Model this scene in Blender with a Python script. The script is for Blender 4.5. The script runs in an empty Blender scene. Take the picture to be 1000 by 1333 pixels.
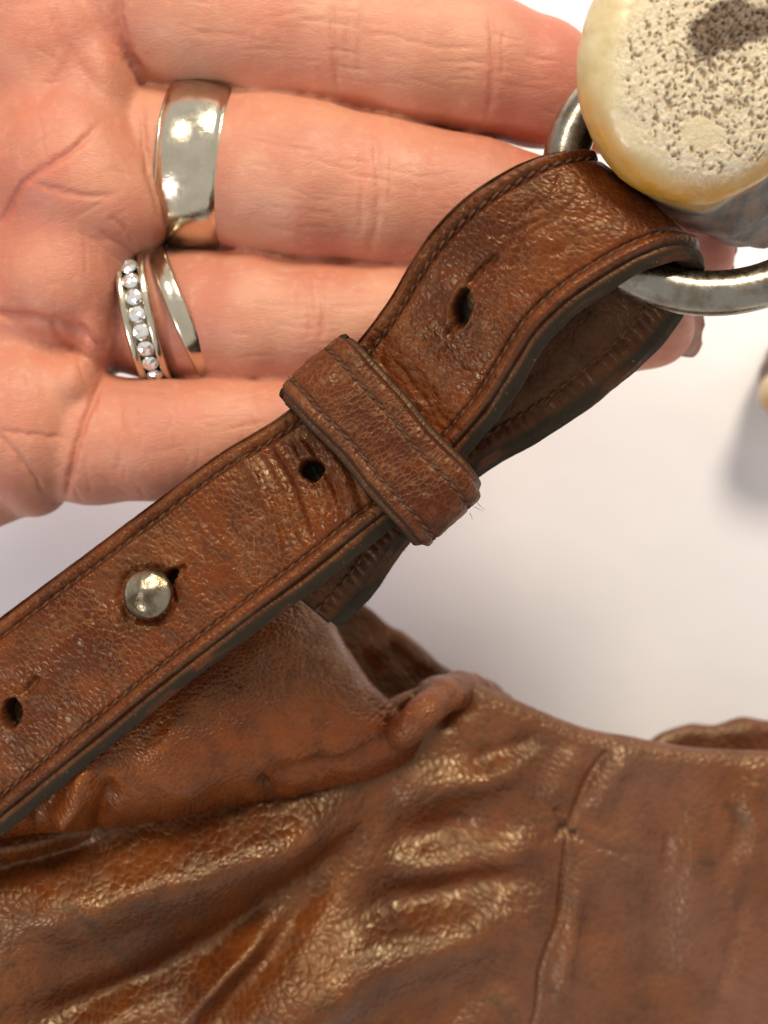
import bpy, math, random
import numpy as np
from mathutils import Vector, Matrix
random.seed(7); RNG = np.random.default_rng(7)
sc = bpy.context.scene
COL = sc.collection
MM = 0.001

# ------------------------------------------------------------------ camera, world, lamps
CZ, FZ = 300.0, 100.0                         # camera height and the plane in focus, in mm above the table
cam_d = bpy.data.cameras.new('camera'); cam = bpy.data.objects.new('camera', cam_d); COL.objects.link(cam)
cam.location = (0, 0, CZ*MM); cam.rotation_euler = (0, 0, 0)
cam_d.sensor_fit = 'VERTICAL'; cam_d.sensor_height = 36.0
cam_d.lens = 36.0*(CZ-FZ)/133.3
cam_d.clip_start = 0.01; cam_d.clip_end = 20.0
cam_d.dof.use_dof = True; cam_d.dof.focus_distance = (CZ-98.0)*MM; cam_d.dof.aperture_fstop = 17.0
sc.camera = cam

world = bpy.data.worlds.new('World'); sc.world = world; world.use_nodes = True
bg = world.node_tree.nodes['Background']
bg.inputs[0].default_value = (1.0, 0.975, 0.97, 1); bg.inputs[1].default_value = 0.58

def lamp(name, loc, target, size, power, color):
    d = bpy.data.lights.new(name, 'AREA'); d.shape = 'DISK'; d.size = size; d.energy = power; d.color = color
    o = bpy.data.objects.new(name, d); COL.objects.link(o); o.location = loc
    o.rotation_euler = (Vector(target)-Vector(loc)).to_track_quat('-Z', 'Y').to_euler()
    return o
lamp('ceiling_lamp', (0.28, 0.80, 0.80), (0, 0, 0.06), 0.34, 11.0, (1.0, 0.885, 0.70))
lamp('ceiling_lamp', (-0.42, 0.62, 0.95), (0, 0, 0.06), 0.24, 4.4, (1.0, 0.89, 0.72))
lamp('window_lamp', (-0.62, -0.50, 0.62), (0, 0, 0.06), 0.20, 2.6, (0.94, 0.95, 1.0))

vs = sc.view_settings
vs.view_transform = 'Standard'; vs.look = 'None'; vs.gamma = 1.0; vs.exposure = 0.0; vs.use_curve_mapping = False
sc.cycles.max_bounces = 7; sc.cycles.transmission_bounces = 8
sc.cycles.caustics_reflective = False; sc.cycles.caustics_refractive = False
sc.cycles.sample_clamp_indirect = 4.0
sc.cycles.use_adaptive_sampling = True; sc.cycles.adaptive_threshold = 0.02

# ------------------------------------------------------------------ measuring helpers (mm)
def S(z): return 0.1*(CZ-np.asarray(z, float))/(CZ-FZ)      # mm covered by one photo pixel at height z
def P(x, y, z):
    s = S(z); return np.stack(np.broadcast_arrays((np.asarray(x, float)-500)*s, (666.5-np.asarray(y, float))*s, np.asarray(z, float)), -1)
def PX(v):                                                     # mm point -> photo pixel
    s = S(v[..., 2]); return np.stack((v[..., 0]/s+500, 666.5-v[..., 1]/s), -1)
def spline(pts, n, closed=False):
    p = np.asarray(pts, float)
    d = np.r_[0, np.cumsum(np.maximum(np.linalg.norm(np.diff(p, axis=0), axis=1), 1e-6))]
    m = np.gradient(p, d, axis=0)
    t = np.linspace(0, d[-1], n); i = np.clip(np.searchsorted(d, t, 'right')-1, 0, len(d)-2)
    h = (d[i+1]-d[i])[:, None]; u = ((t-d[i])[:, None])/h
    return ((2*u**3-3*u**2+1)*p[i]+(u**3-2*u**2+u)*h*m[i]+(-2*u**3+3*u**2)*p[i+1]+(u**3-u**2)*h*m[i+1])
def sstep(a, b, x):
    t = np.clip((x-a)/(b-a), 0, 1); return t*t*(3-2*t)
def hash3(i, j, k, seed):
    n = (i*374761393+j*668265263+k*2147483647+seed*974711) & 0xffffffff
    n = ((n ^ (n >> 13))*1274126177) & 0xffffffff
    n = ((n ^ (n >> 16))*2246822519) & 0xffffffff
    return ((n ^ (n >> 15)) & 0xffff)/65535.0*2-1
def noise(p, scale, seed=0, octs=1):
    out = 0; amp = 1; q = np.asarray(p, float)/scale
    if q.shape[-1] == 2: q = np.concatenate((q, np.zeros(q.shape[:-1]+(1,))), -1)
    for o in range(octs):
        f = np.floor(q).astype(np.int64); u = q-f; u = u*u*(3-2*u); r = 0
        for a in (0, 1):
            for b in (0, 1):
                for c in (0, 1):
                    w = (u[..., 0] if a else 1-u[..., 0])*(u[..., 1] if b else 1-u[..., 1])*(u[..., 2] if c else 1-u[..., 2])
                    r = r+w*hash3(f[..., 0]+a, f[..., 1]+b, f[..., 2]+c, seed+o*17)
        out = out+amp*r; amp *= .5; q = q*2.03
    return out
def polydist(p, poly):
    """distance of 2-D points to a polyline, side sign and position 0..1 along it"""
    poly = np.asarray(poly, float); best = np.full(p.shape[:-1], 1e9); tt = np.zeros_like(best); sg = np.ones_like(best)
    L = np.r_[0, np.cumsum(np.linalg.norm(np.diff(poly, axis=0), axis=1))]
    for a, b, l0, l1 in zip(poly[:-1], poly[1:], L[:-1], L[1:]):
        e = b-a; d = p-a; u = np.clip((d@e)/(e@e), 0, 1); q = d-u[..., None]*e
        r = np.hypot(q[..., 0], q[..., 1]); m = r < best
        best = np.where(m, r, best); tt = np.where(m, (l0+u*(l1-l0))/L[-1], tt)
        sg = np.where(m, np.sign(e[0]*d[..., 1]-e[1]*d[..., 0]), sg)
    return best, tt, sg
def groove(p, poly, sig, amp, taper=.2):
    poly = np.asarray(poly, float); out = np.zeros(p.shape[:-1])
    lo = poly.min(0)-3.2*sig; hi = poly.max(0)+3.2*sig
    m = (p[..., 0] > lo[0]) & (p[..., 0] < hi[0]) & (p[..., 1] > lo[1]) & (p[..., 1] < hi[1])
    if not m.any(): return out
    d, t, _ = polydist(p[m], poly)
    w = 1.0 if taper <= 0 else sstep(0, taper, t)*sstep(0, taper, 1-t)
    out[m] = amp*np.exp(-(d/sig)**2)*w
    return out

# ------------------------------------------------------------------ object helpers
def tag(o, label=None, cat=None, group=None, kind=None):
    for k, v in (('label', label), ('category', cat), ('group', group), ('kind', kind)):
        if v: o[k] = v
    return o
def empty(name, origin):
    o = bpy.data.objects.new(name, None); COL.objects.link(o); o.location = [c*MM for c in origin]
    o.empty_display_size = .01; o['_o'] = list(map(float, origin)); return o
def mesh(name, verts, faces, mat, parent=None, origin=None, smooth=True, attrs=None):
    """verts in world mm; the object's origin sits at its thing's base"""
    if parent is not None: org = np.array(parent['_o'])
    else: org = np.array(origin if origin is not None else (0, 0, 0), float)
    v = (np.asarray(verts, float)-org)*MM
    me = bpy.data.meshes.new(name); me.from_pydata(v.tolist(), [], faces.tolist() if hasattr(faces, 'tolist') else faces)
    me.materials.append(mat)
    me.polygons.foreach_set('use_smooth', np.full(len(me.polygons), smooth))
    for k, a in (attrs or {}).items():
        a = np.asarray(a, float)
        if a.ndim == 1:
            at = me.attributes.new(k, 'FLOAT', 'POINT'); at.data.foreach_set('value', a.astype(np.float32))
        else:
            at = me.attributes.new(k, 'FLOAT_VECTOR', 'POINT'); at.data.foreach_set('vector', a.astype(np.float32).ravel())
    me.update()
    o = bpy.data.objects.new(name, me); COL.objects.link(o); o['_o'] = org.tolist()
    if parent is not None: o.parent = parent
    else: o.location = (org*MM).tolist()
    return o
def gridfaces(n, m, wrap_n=False, wrap_m=False, off=0, flip=False):
    i = np.arange(n if wrap_n else n-1); j = np.arange(m if wrap_m else m-1)
    I, J = np.meshgrid(i, j, indexing='ij'); I2 = (I+1) % n; J2 = (J+1) % m
    f = np.stack((I*m+J, I2*m+J, I2*m+J2, I*m+J2), -1).reshape(-1, 4)+off
    return f[:, ::-1] if flip else f
def vnormals(g):
    a = np.gradient(g, axis=0); b = np.gradient(g, axis=1); n = np.cross(a, b)
    return n/np.maximum(np.linalg.norm(n, axis=-1, keepdims=True), 1e-9)

# ------------------------------------------------------------------ materials
def newmat(name):
    m = bpy.data.materials.new(name); m.use_nodes = True; nt = m.node_tree
    return m, nt, nt.nodes['Principled BSDF']
class N:
    def __init__(s, nt): s.nt = nt
    def add(s, t, **kw):
        n = s.nt.nodes.new(t)
        for k, v in kw.items(): setattr(n, k, v)
        return n
    def lk(s, a, b): s.nt.links.new(a, b)
    def put(s, sock, v):
        if hasattr(v, 'is_linked') or isinstance(v, bpy.types.NodeSocket): s.lk(v, sock)
        else: sock.default_value = v
    def math(s, op, a, b=0.0, c=0.0, clamp=False):
        n = s.add('ShaderNodeMath', operation=op); n.use_clamp = clamp
        for i, v in enumerate((a, b, c)): s.put(n.inputs[i], v)
        return n.outputs[0]
    def vmath(s, op, a, b=(0, 0, 0)):
        n = s.add('ShaderNodeVectorMath', operation=op)
        s.put(n.inputs[0], a)
        if op == 'SCALE': s.put(n.inputs[3], b)
        else: s.put(n.inputs[1], b)
        return n.outputs[0]
    def noise(s, v, scale, detail=3.0, rough=.5, color=False):
        n = s.add('ShaderNodeTexNoise'); s.put(n.inputs['Vector'], v); n.inputs['Scale'].default_value = scale
        n.inputs['Detail'].default_value = detail; n.inputs['Roughness'].default_value = rough
        return n.outputs['Color' if color else 'Fac']
    def voro(s, v, scale, feature='DISTANCE_TO_EDGE', out='Distance', rnd=1.0):
        n = s.add('ShaderNodeTexVoronoi', feature=feature); s.put(n.inputs['Vector'], v); n.inputs['Scale'].default_value = scale
        n.inputs['Randomness'].default_value = rnd
        return n.outputs[out]
    def ramp(s, f, a, b, lo=0.0, hi=1.0):
        n = s.add('ShaderNodeMapRange', interpolation_type='SMOOTHSTEP'); s.put(n.inputs[0], f)
        for i, v in enumerate((a, b, lo, hi)): n.inputs[1+i].default_value = v
        return n.outputs[0]
    def mix(s, f, a, b):
        n = s.add('ShaderNodeMix', data_type='RGBA'); s.put(n.inputs[0], f)
        s.put(n.inputs[6], a if not isinstance(a, tuple) else (*a, 1)); s.put(n.inputs[7], b if not isinstance(b, tuple) else (*b, 1))
        return n.outputs[2]
    def attr(s, name, out='Fac'):
        return s.add('ShaderNodeAttribute', attribute_name=name).outputs[out]
    def obj(s):
        t = s.add('ShaderNodeTexCoord'); return s.vmath('SCALE', t.outputs['Object'], 1000.0)
    def bump(s, h, dist_mm, strength=1.0, prev=None):
        n = s.add('ShaderNodeBump'); n.inputs['Strength'].default_value = strength; n.inputs['Distance'].default_value = dist_mm*MM
        s.lk(h, n.inputs['Height'])
        if prev is not None: s.lk(prev, n.inputs['Normal'])
        return n.outputs[0]

def leather(name, dark, light, crease, cell=0.85, rough=.36, bump=.14, stretch=(1, 1, 1), spec=.5, dirt=.5, lines=.75):
    """grain of small islands with paler creases between; attributes tc (mm), wear, dye"""
    m, nt, b = newmat(name); n = N(nt)
    tc = n.attr('tc', 'Vector')
    wob = n.vmath('SCALE', n.vmath('SUBTRACT', n.noise(tc, .5, 2, .5, True), (.5, .5, .5)), .9)
    v = n.vmath('MULTIPLY', n.vmath('ADD', tc, wob), stretch)
    e1 = n.voro(v, 1.0/cell); f1 = n.voro(v, 1.0/cell, 'F1')
    island = n.ramp(e1, .0, .30); line = n.ramp(e1, .0, .10, 1.0, 0.0); dome = n.math('SUBTRACT', 1.0, n.math('MULTIPLY', n.math('MULTIPLY', f1, f1), 1.5))
    big = n.noise(tc, .055, 3, .62); mid = n.noise(tc, .28, 3, .6); fine = n.noise(tc, 2.6, 1, .6)
    c = n.mix(n.ramp(big, .36, .64), dark, light)
    c = n.mix(n.math('MULTIPLY', n.ramp(mid, .45, .68), .5), c, tuple(x*.5 for x in dark))
    c = n.mix(n.math('MULTIPLY', line, n.ramp(n.noise(tc, .12, 3, .6), .36, .62, .06, lines)), c, crease)
    c = n.mix(n.math('MULTIPLY', n.ramp(fine, .56, .76), .14), c, crease)
    wear = n.math('MULTIPLY', n.attr('wear'), n.ramp(n.noise(tc, .9, 4, .7), .36, .66))
    c = n.mix(n.math('MULTIPLY', wear, .8), c, (.165, .064, .022))
    scuff = n.ramp(n.noise(tc, .16, 5, .75), .66, .74)
    c = n.mix(n.math('MULTIPLY', scuff, dirt), c, (.022, .014, .009))
    c = n.mix(n.math('MULTIPLY', n.attr('ambient_tint'), n.ramp(mid, .25, .7, .9, .55)), c, (.165, .070, .046))  # mauve ambient reflection mixed into the base colour
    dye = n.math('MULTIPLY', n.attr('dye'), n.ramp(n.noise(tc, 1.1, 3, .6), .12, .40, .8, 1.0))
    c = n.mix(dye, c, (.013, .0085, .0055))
    specks = n.math('MULTIPLY', n.attr('dye'), n.ramp(n.noise(tc, 1.9, 2, .5), .68, .74))
    c = n.mix(n.math('MULTIPLY', specks, .35), c, (.25, .19, .10))
    n.lk(c, b.inputs['Base Color'])
    r = n.math('ADD', n.ramp(mid, .3, .7, rough-.08, rough+.12), n.math('MULTIPLY', n.math('SUBTRACT', 1.0, island), .10))
    n.lk(n.math('ADD', r, n.math('MULTIPLY', n.attr('dye'), .25)), b.inputs['Roughness'])
    b.inputs['Specular IOR Level'].default_value = spec; b.inputs['Specular Tint'].default_value = (1.0, .82, .52, 1)
    h = n.math('ADD', n.math('MULTIPLY', dome, n.ramp(mid, .25, .7, .55, 1.0)), n.math('MULTIPLY', island, .30))
    h = n.math('ADD', h, n.math('MULTIPLY', fine, .08))
    h = n.math('MULTIPLY', h, n.math('SUBTRACT', 1.0, n.math('MULTIPLY', n.attr('dye'), .8)))
    n.lk(n.bump(h, bump, 1.0), b.inputs['Normal'])
    return m
M_STRAP = leather('strap leather', (.056, .0092, .0024), (.124, .0250, .0048), (.200, .064, .016), .88, .27, .080, (1.15, .85, 1), spec=.36, lines=.5)
M_KEEP = leather('keeper leather', (.054, .0086, .0034), (.100, .0220, .0064), (.19, .066, .021), .60, .33, .085, (1, .62, 1), spec=.33, lines=.6)
M_BAG = leather('bag leather', (.058, .0096, .0017), (.124, .0290, .0041), (.175, .053, .010), .92, .33, .120, spec=.72, dirt=.2, lines=.35)
M_GUSSET = leather('gusset leather', (.085, .0125, .0020), (.165, .0350, .0044), (.22, .062, .011), .68, .28, .110, (1, 1.2, 1), spec=.55, dirt=.15, lines=.6)

def metal(name, col, col2, rough, bumpd=.03, scale=.6, scratch=0.0):
    m, nt, b = newmat(name); n = N(nt); v = n.obj()
    big = n.noise(v, .25, 4, .65); fine = n.noise(v, 4.0, 3, .6)
    c = n.mix(n.ramp(big, .38, .66), col, col2); n.lk(c, b.inputs['Base Color'])
    b.inputs['Metallic'].default_value = 1
    n.lk(n.ramp(n.noise(v, .9, 5, .7), .3, .7, rough*.7, rough*1.5), b.inputs['Roughness'])
    h = n.math('ADD', n.noise(v, scale, 3, .5), n.math('MULTIPLY', fine, .12))
    nb = n.bump(h, bumpd*4, 1.0)
    if scratch:
        sv = n.vmath('MULTIPLY', v, (.6, 9, 3)); nb = n.bump(n.ramp(n.noise(sv, .8, 2, .5), .6, .75), scratch, .5, nb)
    n.lk(nb, b.inputs['Normal']); return m
M_NICKEL = metal('worn nickel', (.33, .30, .24), (.22, .18, .13), .24, .02, .4)
M_STUD = metal('worn brass', (.34, .29, .20), (.13, .095, .055), .24, .07, .35)
M_SILVER = metal('polished white gold', (.74, .66, .50), (.66, .57, .41), .15, .012, .30, .006)

def skin_material():
    m, nt, b = newmat('skin'); n = N(nt); v = n.obj()
    a = n.noise(v, .045, 3, .6); c1 = n.noise(v, .16, 4, .65); c2 = n.noise(v, .7, 3, .6)
    c = n.mix(n.ramp(a, .34, .66), (.49, .182, .113), (.57, .250, .152))
    c = n.mix(n.math('MULTIPLY', n.ramp(c1, .45, .72), .55), c, (.55, .178, .112))
    c = n.mix(n.math('MULTIPLY', n.ramp(c2, .52, .75), .25), c, (.68, .385, .25))
    c = n.mix(n.math('MULTIPLY', n.attr('flush'), .55), c, (.46, .120, .080))
    c = n.mix(n.math('MULTIPLY', n.attr('pale'), .28), c, (.68, .43, .27))
    n.lk(c, b.inputs['Base Color'])
    b.inputs['Subsurface Weight'].default_value = .22
    b.inputs['Subsurface Radius'].default_value = (1.0, .32, .16); b.inputs['Subsurface Scale'].default_value = .0016
    n.lk(n.ramp(c2, .3, .7, .42, .60), b.inputs['Roughness'])
    b.inputs['Specular IOR Level'].default_value = .42
    sv = n.vmath('MULTIPLY', n.vmath('ADD', v, n.vmath('SCALE', n.noise(v, .25, 2, .5, True), 2.0)), (.55, 1.7, 1.0))
    cells = n.ramp(n.voro(sv, .75), .0, .16)
    fine = n.noise(n.vmath('MULTIPLY', v, (1.0, 3.2, 1.5)), 1.6, 3, .6)
    h = n.math('ADD', n.math('MULTIPLY', cells, .30), n.math('ADD', n.math('MULTIPLY', fine, .55), n.math('MULTIPLY', n.noise(v, 4.5, 2, .5), .25)))
    n.lk(n.bump(h, .065, 1.0), b.inputs['Normal']); return m
M_SKIN = skin_material()

def plain(name, col, rough=.5, **kw):
    m, nt, b = newmat(name); n = N(nt); v = n.obj()
    f = n.noise(v, .5, 4, .6)
    n.lk(n.mix(n.ramp(f, .3, .7), tuple(x*.86 for x in col), col), b.inputs['Base Color'])
    b.inputs['Roughness'].default_value = rough
    for k, val in kw.items(): b.inputs[k].default_value = val
    return m
M_THREAD = plain('brown thread', (.085, .034, .014), .6, **{'Specular IOR Level': .25})
M_NAIL = plain('natural nail', (.74, .52, .42), .3)
M_POLISH = plain('red nail polish', (.30, .03, .05), .2)
M_GEM = plain('clear stone', (.95, .95, .92), 0.03, **{'Metallic': .7, 'IOR': 2.4})
M_CHANNEL = plain('dull channel metal', (.34, .31, .27), .35, **{'Metallic': 1.0})

def table_material():
    m, nt, b = newmat('white table cover'); n = N(nt); v = n.obj()
    n.lk(n.mix(n.noise(v, .012, 3, .5), (.89, .88, .90), (.92, .905, .92)), b.inputs['Base Color'])
    b.inputs['Roughness'].default_value = .55
    n.lk(n.bump(n.noise(v, .03, 3, .5), 2.0, .35), b.inputs['Normal']); return m
M_TABLE = table_material()

def horn_material():
    """attributes: bone (porous centre), stain, amber, shaft, pit"""
    m, nt, b = newmat('polished horn'); n = N(nt); v = n.obj()
    f = n.noise(v, .35, 5, .65); g = n.noise(v, 1.8, 4, .65)
    c = n.mix(n.ramp(f, .3, .7), (.52, .41, .205), (.62, .51, .30))
    c = n.mix(n.attr('bone'), c, n.mix(n.ramp(g, .35, .65), (.54, .425, .265), (.69, .59, .425)))
    c = n.mix(n.math('MULTIPLY', n.attr('amber'), n.ramp(f, .2, .6, .5, 1)), c, (.50, .24, .03))
    streak = n.noise(n.vmath('MULTIPLY', v, (.9, .9, .28)), .5, 5, .7)
    sh = n.mix(n.ramp(streak, .40, .58), (.020, .015, .012), (.13, .062, .026))
    sh = n.mix(n.math('MULTIPLY', n.ramp(n.noise(v, 1.3, 4, .7), .5, .7), .4), sh, (.12, .095, .075))
    c = n.mix(n.attr('shaft'), c, sh)
    lace = n.math('MULTIPLY', n.ramp(n.voro(v, 1.5, 'F1'), .16, .40, 1.0, 0.0), n.math('MULTIPLY', n.attr('bone'), n.ramp(n.noise(v, .25, 2, .5), .38, .55)))
    c = n.mix(n.math('MULTIPLY', lace, .08), c, (.26, .17, .085))
    st = n.math('MULTIPLY', n.attr('stain'), n.ramp(g, .34, .62, 1.0, .85))
    c = n.mix(st, c, (.080, .040, .020))
    c = n.mix(n.math('MULTIPLY', n.attr('pit'), .55), c, (.24, .145, .065))
    n.lk(c, b.inputs['Base Color'])
    n.lk(n.math('ADD', n.ramp(n.attr('bone'), 0, 1, .26, .55), n.math('MULTIPLY', n.attr('shaft'), .2)), b.inputs['Roughness'])
    b.inputs['Subsurface Weight'].default_value = .15; b.inputs['Subsurface Radius'].default_value = (1, .6, .3); b.inputs['Subsurface Scale'].default_value = .001
    cell = n.ramp(n.voro(v, 2.1), .03, .22)
    h = n.math('ADD', n.math('MULTIPLY', n.math('MULTIPLY', cell, n.attr('bone')), -1.0), n.math('MULTIPLY', g, .35))
    n.lk(n.bump(h, .07, .8), b.inputs['Normal']); return m
M_HORN = horn_material()

# ------------------------------------------------------------------ setting: the white surface
tv = np.array([(-1500, -1500, 0), (1500, -1500, 0), (1500, 1500, 0), (-1500, 1500, 0)], float)
tag(mesh('table', tv, [(0, 1, 2, 3)], M_TABLE, origin=(0, 0, 0), smooth=False), kind='structure')

# ------------------------------------------------------------------ the hand: one signed-distance body, then creases
VOX = 0.55
lo = P(-330, 860, 60)[:2].tolist()+[46.0]; hi_x, hi_y = P(980, 0, 60)[0], P(0, -380, 60)[1]
lo = np.array([P(-430, 0, 76)[0], P(0, 790, 76)[1], 50.0]); hi = np.array([P(960, 0, 76)[0], P(0, -330, 76)[1], 101.0])
dims = np.ceil((hi-lo)/VOX).astype(int)+1
D = np.full(dims, 9.0, np.float32)
AX = [lo[i]+VOX*np.arange(dims[i], dtype=np.float32) for i in range(3)]
def region(a, b, pad):
    i0 = np.clip(np.floor((np.minimum(a, b)-pad-lo)/VOX).astype(int), 0, dims-1)
    i1 = np.clip(np.ceil((np.maximum(a, b)+pad-lo)/VOX).astype(int)+1, 1, dims)
    sl = tuple(slice(p, q) for p, q in zip(i0, i1))
    return sl, AX[0][sl[0]][:, None, None], AX[1][sl[1]][None, :, None], AX[2][sl[2]][None, None, :]
def smin(a, b, k):
    h = np.maximum(k-np.abs(a-b), 0)/k; return np.minimum(a, b)-h*h*k*.25
def ellipsoid(c, r, k, rot=0.0):
    c = np.array(c); r = np.array(r); R = max(r)
    sl, X, Y, Z = region(c-R, c+R, 6)
    x, y, z = X-c[0], Y-c[1], Z-c[2]; ca, sa = math.cos(rot), math.sin(rot)
    u, w = x*ca+y*sa, -x*sa+y*ca
    k0 = np.sqrt((u/r[0])**2+(w/r[1])**2+(z/r[2])**2); k1 = np.sqrt((u/r[0]**2)**2+(w/r[1]**2)**2+(z/r[2]**2)**2)
    D[sl] = smin(D[sl], k0*(k0-1)/np.maximum(k1, 1e-6), k)
def chain(nodes, k_in, k_out, flat=1.0):
    """tapering finger: nodes (px, py, z, radius px); joined inside with k_in, to the rest with k_out"""
    pts = [(P(x, y, z), r*float(S(z))) for x, y, z, r in nodes]
    A = np.array([p for p, _ in pts]); Rm = max(r for _, r in pts)
    sl, X, Y, Z = region(A.min(0)-Rm, A.max(0)+Rm, 6); loc = None
    for (a, ra), (b, rb) in zip(pts[:-1], pts[1:]):
        e = b-a; L2 = e@e
        t = np.clip(((X-a[0])*e[0]+(Y-a[1])*e[1]+(Z-a[2])*e[2])/L2, 0, 1)
        ts = t*t*(3-2*t)
        d = np.sqrt((X-a[0]-t*e[0])**2+(Y-a[1]-t*e[1])**2+((Z-a[2]-t*e[2])/flat)**2)-(ra+(rb-ra)*(.5*t+.5*ts))
        loc = d if loc is None else smin(loc, d, k_in)
    D[sl] = smin(D[sl], loc, k_out)
def E(px, py, z, rx, ry, rz, k, rot=0.0): s = float(S(z)); ellipsoid(P(px, py, z), (rx*s, ry*s, rz), k, rot)

FINGZ = 75.0
E(-120, 300, 68, 300, 420, 17, .1)
chain([(-250, 320, 66, 190), (-600, 340, 62, 185)], 1, 9, .75)                        # wrist, leaving the frame
chain([(-150, -20, 72, 150), (-60, -190, 74, 105), (60, -330, 76, 80)], 2, 8)            # thumb, above the frame
E(-70, -60, 76, 190, 160, 17, 6)
BZ = 71.0
E(90, 215, 76.5, 100, 135, 12.5, 6, .05)
E(112, 248, 77.5, 118, 84, 11.8, 5, -.5)
E(84, 366, 76.5, 84, 86, 11.0, 4, .2)
E(128, 430, 75.5, 24, 52, 8.0, 1.6, .1)
E(30, 545, 74.5, 96, 112, 11.5, 1.8)
E(100, 500, 76, 36, 42, 8, 1.6)
E(60, 60, 76, 112, 105, 12.0, 4.0)
E(142, 110, 76, 40, 70, 9.5, 2.5, .2)
E(45, 622, 70, 46, 52, 9, 1.8); E(-5, 640, 68, 50, 42, 9, 1.5)
chain([(40, 380, 65, 82), (150, 402, 69, 80), (205, 408, BZ, 83), (260, 411, BZ+.6, 85), (330, 415, FINGZ-1, 85), (410, 421, FINGZ, 79), (520, 425, FINGZ, 79),
       (640, 430, FINGZ, 74), (760, 428, FINGZ-1, 67), (848, 424, FINGZ-2, 57)], 1.2, .55)   # ring finger
chain([(40, 215, 65, 100), (150, 214, 69, 100), (205, 214, BZ, 101), (265, 217, BZ+.4, 102), (305, 221, BZ+1.4, 103), (355, 228, FINGZ-.8, 106), (400, 236, FINGZ+1, 102), (490, 250, FINGZ+.5, 96),
       (610, 272, FINGZ, 92), (730, 298, FINGZ-1, 82), (850, 318, FINGZ-3, 68), (905, 328, FINGZ-4, 54)], 1.2, .55)   # middle finger
chain([(20, 555, 68, 84), (120, 572, 73, 84), (200, 572, FINGZ, 78), (290, 563, FINGZ, 72), (370, 560, FINGZ, 68), (450, 560, FINGZ-1, 62), (515, 560, FINGZ-2, 52)], 1.2, .55)  # little finger
chain([(40, 0, 70, 108), (160, 8, 74, 103), (260, 20, FINGZ+1, 98), (350, 34, FINGZ+1, 96), (440, 50, FINGZ+1, 91), (540, 70, FINGZ+1, 91), (630, 86, FINGZ, 88),
       (700, 108, FINGZ-1, 81), (765, 138, FINGZ-2, 64)], 1.2, .55)                           # index finger

def surface_nets(D, lo, h):
    ins = D < 0; nx, ny, nz = D.shape
    cnt = np.zeros((nx-1, ny-1, nz-1), np.uint8)
    C8 = [(a, b, c) for a in (0, 1) for b in (0, 1) for c in (0, 1)]
    for a, b, c in C8: cnt += ins[a:nx-1+a, b:ny-1+b, c:nz-1+c]
    act = (cnt > 0) & (cnt < 8); I = np.argwhere(act)
    idx = np.full(act.shape, -1, np.int64); idx[act] = np.arange(len(I))
    acc = np.zeros((len(I), 3)); num = np.zeros(len(I))
    val = {c: D[I[:, 0]+c[0], I[:, 1]+c[1], I[:, 2]+c[2]] for c in C8}
    for a in C8:
        for ax in range(3):
            if a[ax]: continue
            b = list(a); b[ax] = 1; b = tuple(b); da, db = val[a], val[b]
            m = (da < 0) != (db < 0); t = np.where(m, da/np.where(m, da-db, 1), 0)
            p = np.array(a, float)[None]+t[:, None]*(np.array(b)-np.array(a))
            acc[m] += p[m]; num[m] += 1
    V = lo+h*(I+acc/num[:, None]); F = []
    for ax in range(3):
        o1, o2 = [k for k in range(3) if k != ax]
        s0 = [slice(1, -1)]*3; s1 = [slice(1, -1)]*3; s0[ax] = slice(0, -1); s1[ax] = slice(1, None)
        A, B = ins[tuple(s0)], ins[tuple(s1)]; Q = np.argwhere(A != B)
        base = Q.copy(); base[:, o1] += 1; base[:, o2] += 1
        def cell(d1, d2):
            q = base.copy(); q[:, o1] += d1; q[:, o2] += d2; return idx[q[:, 0], q[:, 1], q[:, 2]]
        f = np.stack((cell(-1, -1), cell(0, -1), cell(0, 0), cell(-1, 0)), -1)
        pos = A[tuple(Q.T)]
        if ax == 1: pos = ~pos
        f[~pos] = f[~pos][:, ::-1]; F.append(f[(f >= 0).all(1)])
    return V, np.concatenate(F)
HV, HF = surface_nets(D, lo, VOX); del D
def subdivide(V, F, smooth=True):
    o = mesh('tmp', V, F, M_SKIN); md = o.modifiers.new('s', 'SUBSURF'); md.levels = 1
    dg = bpy.context.evaluated_depsgraph_get(); me = bpy.data.meshes.new_from_object(o.evaluated_get(dg))
    v = np.empty(len(me.vertices)*3, np.float32); me.vertices.foreach_get('co', v); nn = np.empty_like(v); me.vertices.foreach_get('normal', nn)
    f = np.empty(len(me.polygons)*4, np.int32); me.polygons.foreach_get('vertices', f)
    om = o.data; bpy.data.objects.remove(o); bpy.data.meshes.remove(om); bpy.data.meshes.remove(me)
    return v.reshape(-1, 3).astype(float)/MM, f.reshape(-1, 4), nn.reshape(-1, 3).astype(float)
def relax(V, F, its, w=.5):
    E2 = np.concatenate([F[:, [i, (i+1) % 4]] for i in range(4)]); deg = 2*np.bincount(E2.ravel(), minlength=len(V))/2.0
    for _ in range(its):
        acc = np.stack([np.bincount(E2[:, 0], V[E2[:, 1], k], len(V))+np.bincount(E2[:, 1], V[E2[:, 0], k], len(V)) for k in range(3)], -1)
        V = V+w*(acc/deg[:, None]-V)
    return V
def subdivide(V, F):
    E2 = np.sort(np.concatenate([F[:, [i, (i+1) % 4]] for i in range(4)]), 1); key = E2[:, 0].astype(np.int64)*len(V)+E2[:, 1]
    uk, inv = np.unique(key, return_inverse=True); ev = np.stack((uk//len(V), uk % len(V)), -1)
    n, ne, m = len(V), len(uk), len(F); em = inv.reshape(4, m)+n; fc = np.arange(m)+n+ne
    V2 = np.concatenate((V, V[ev].mean(1), V[F].mean(1)))
    F2 = np.concatenate([np.stack((F[:, i], em[i], fc, em[i-1]), -1) for i in range(4)])
    return V2, F2
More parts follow.
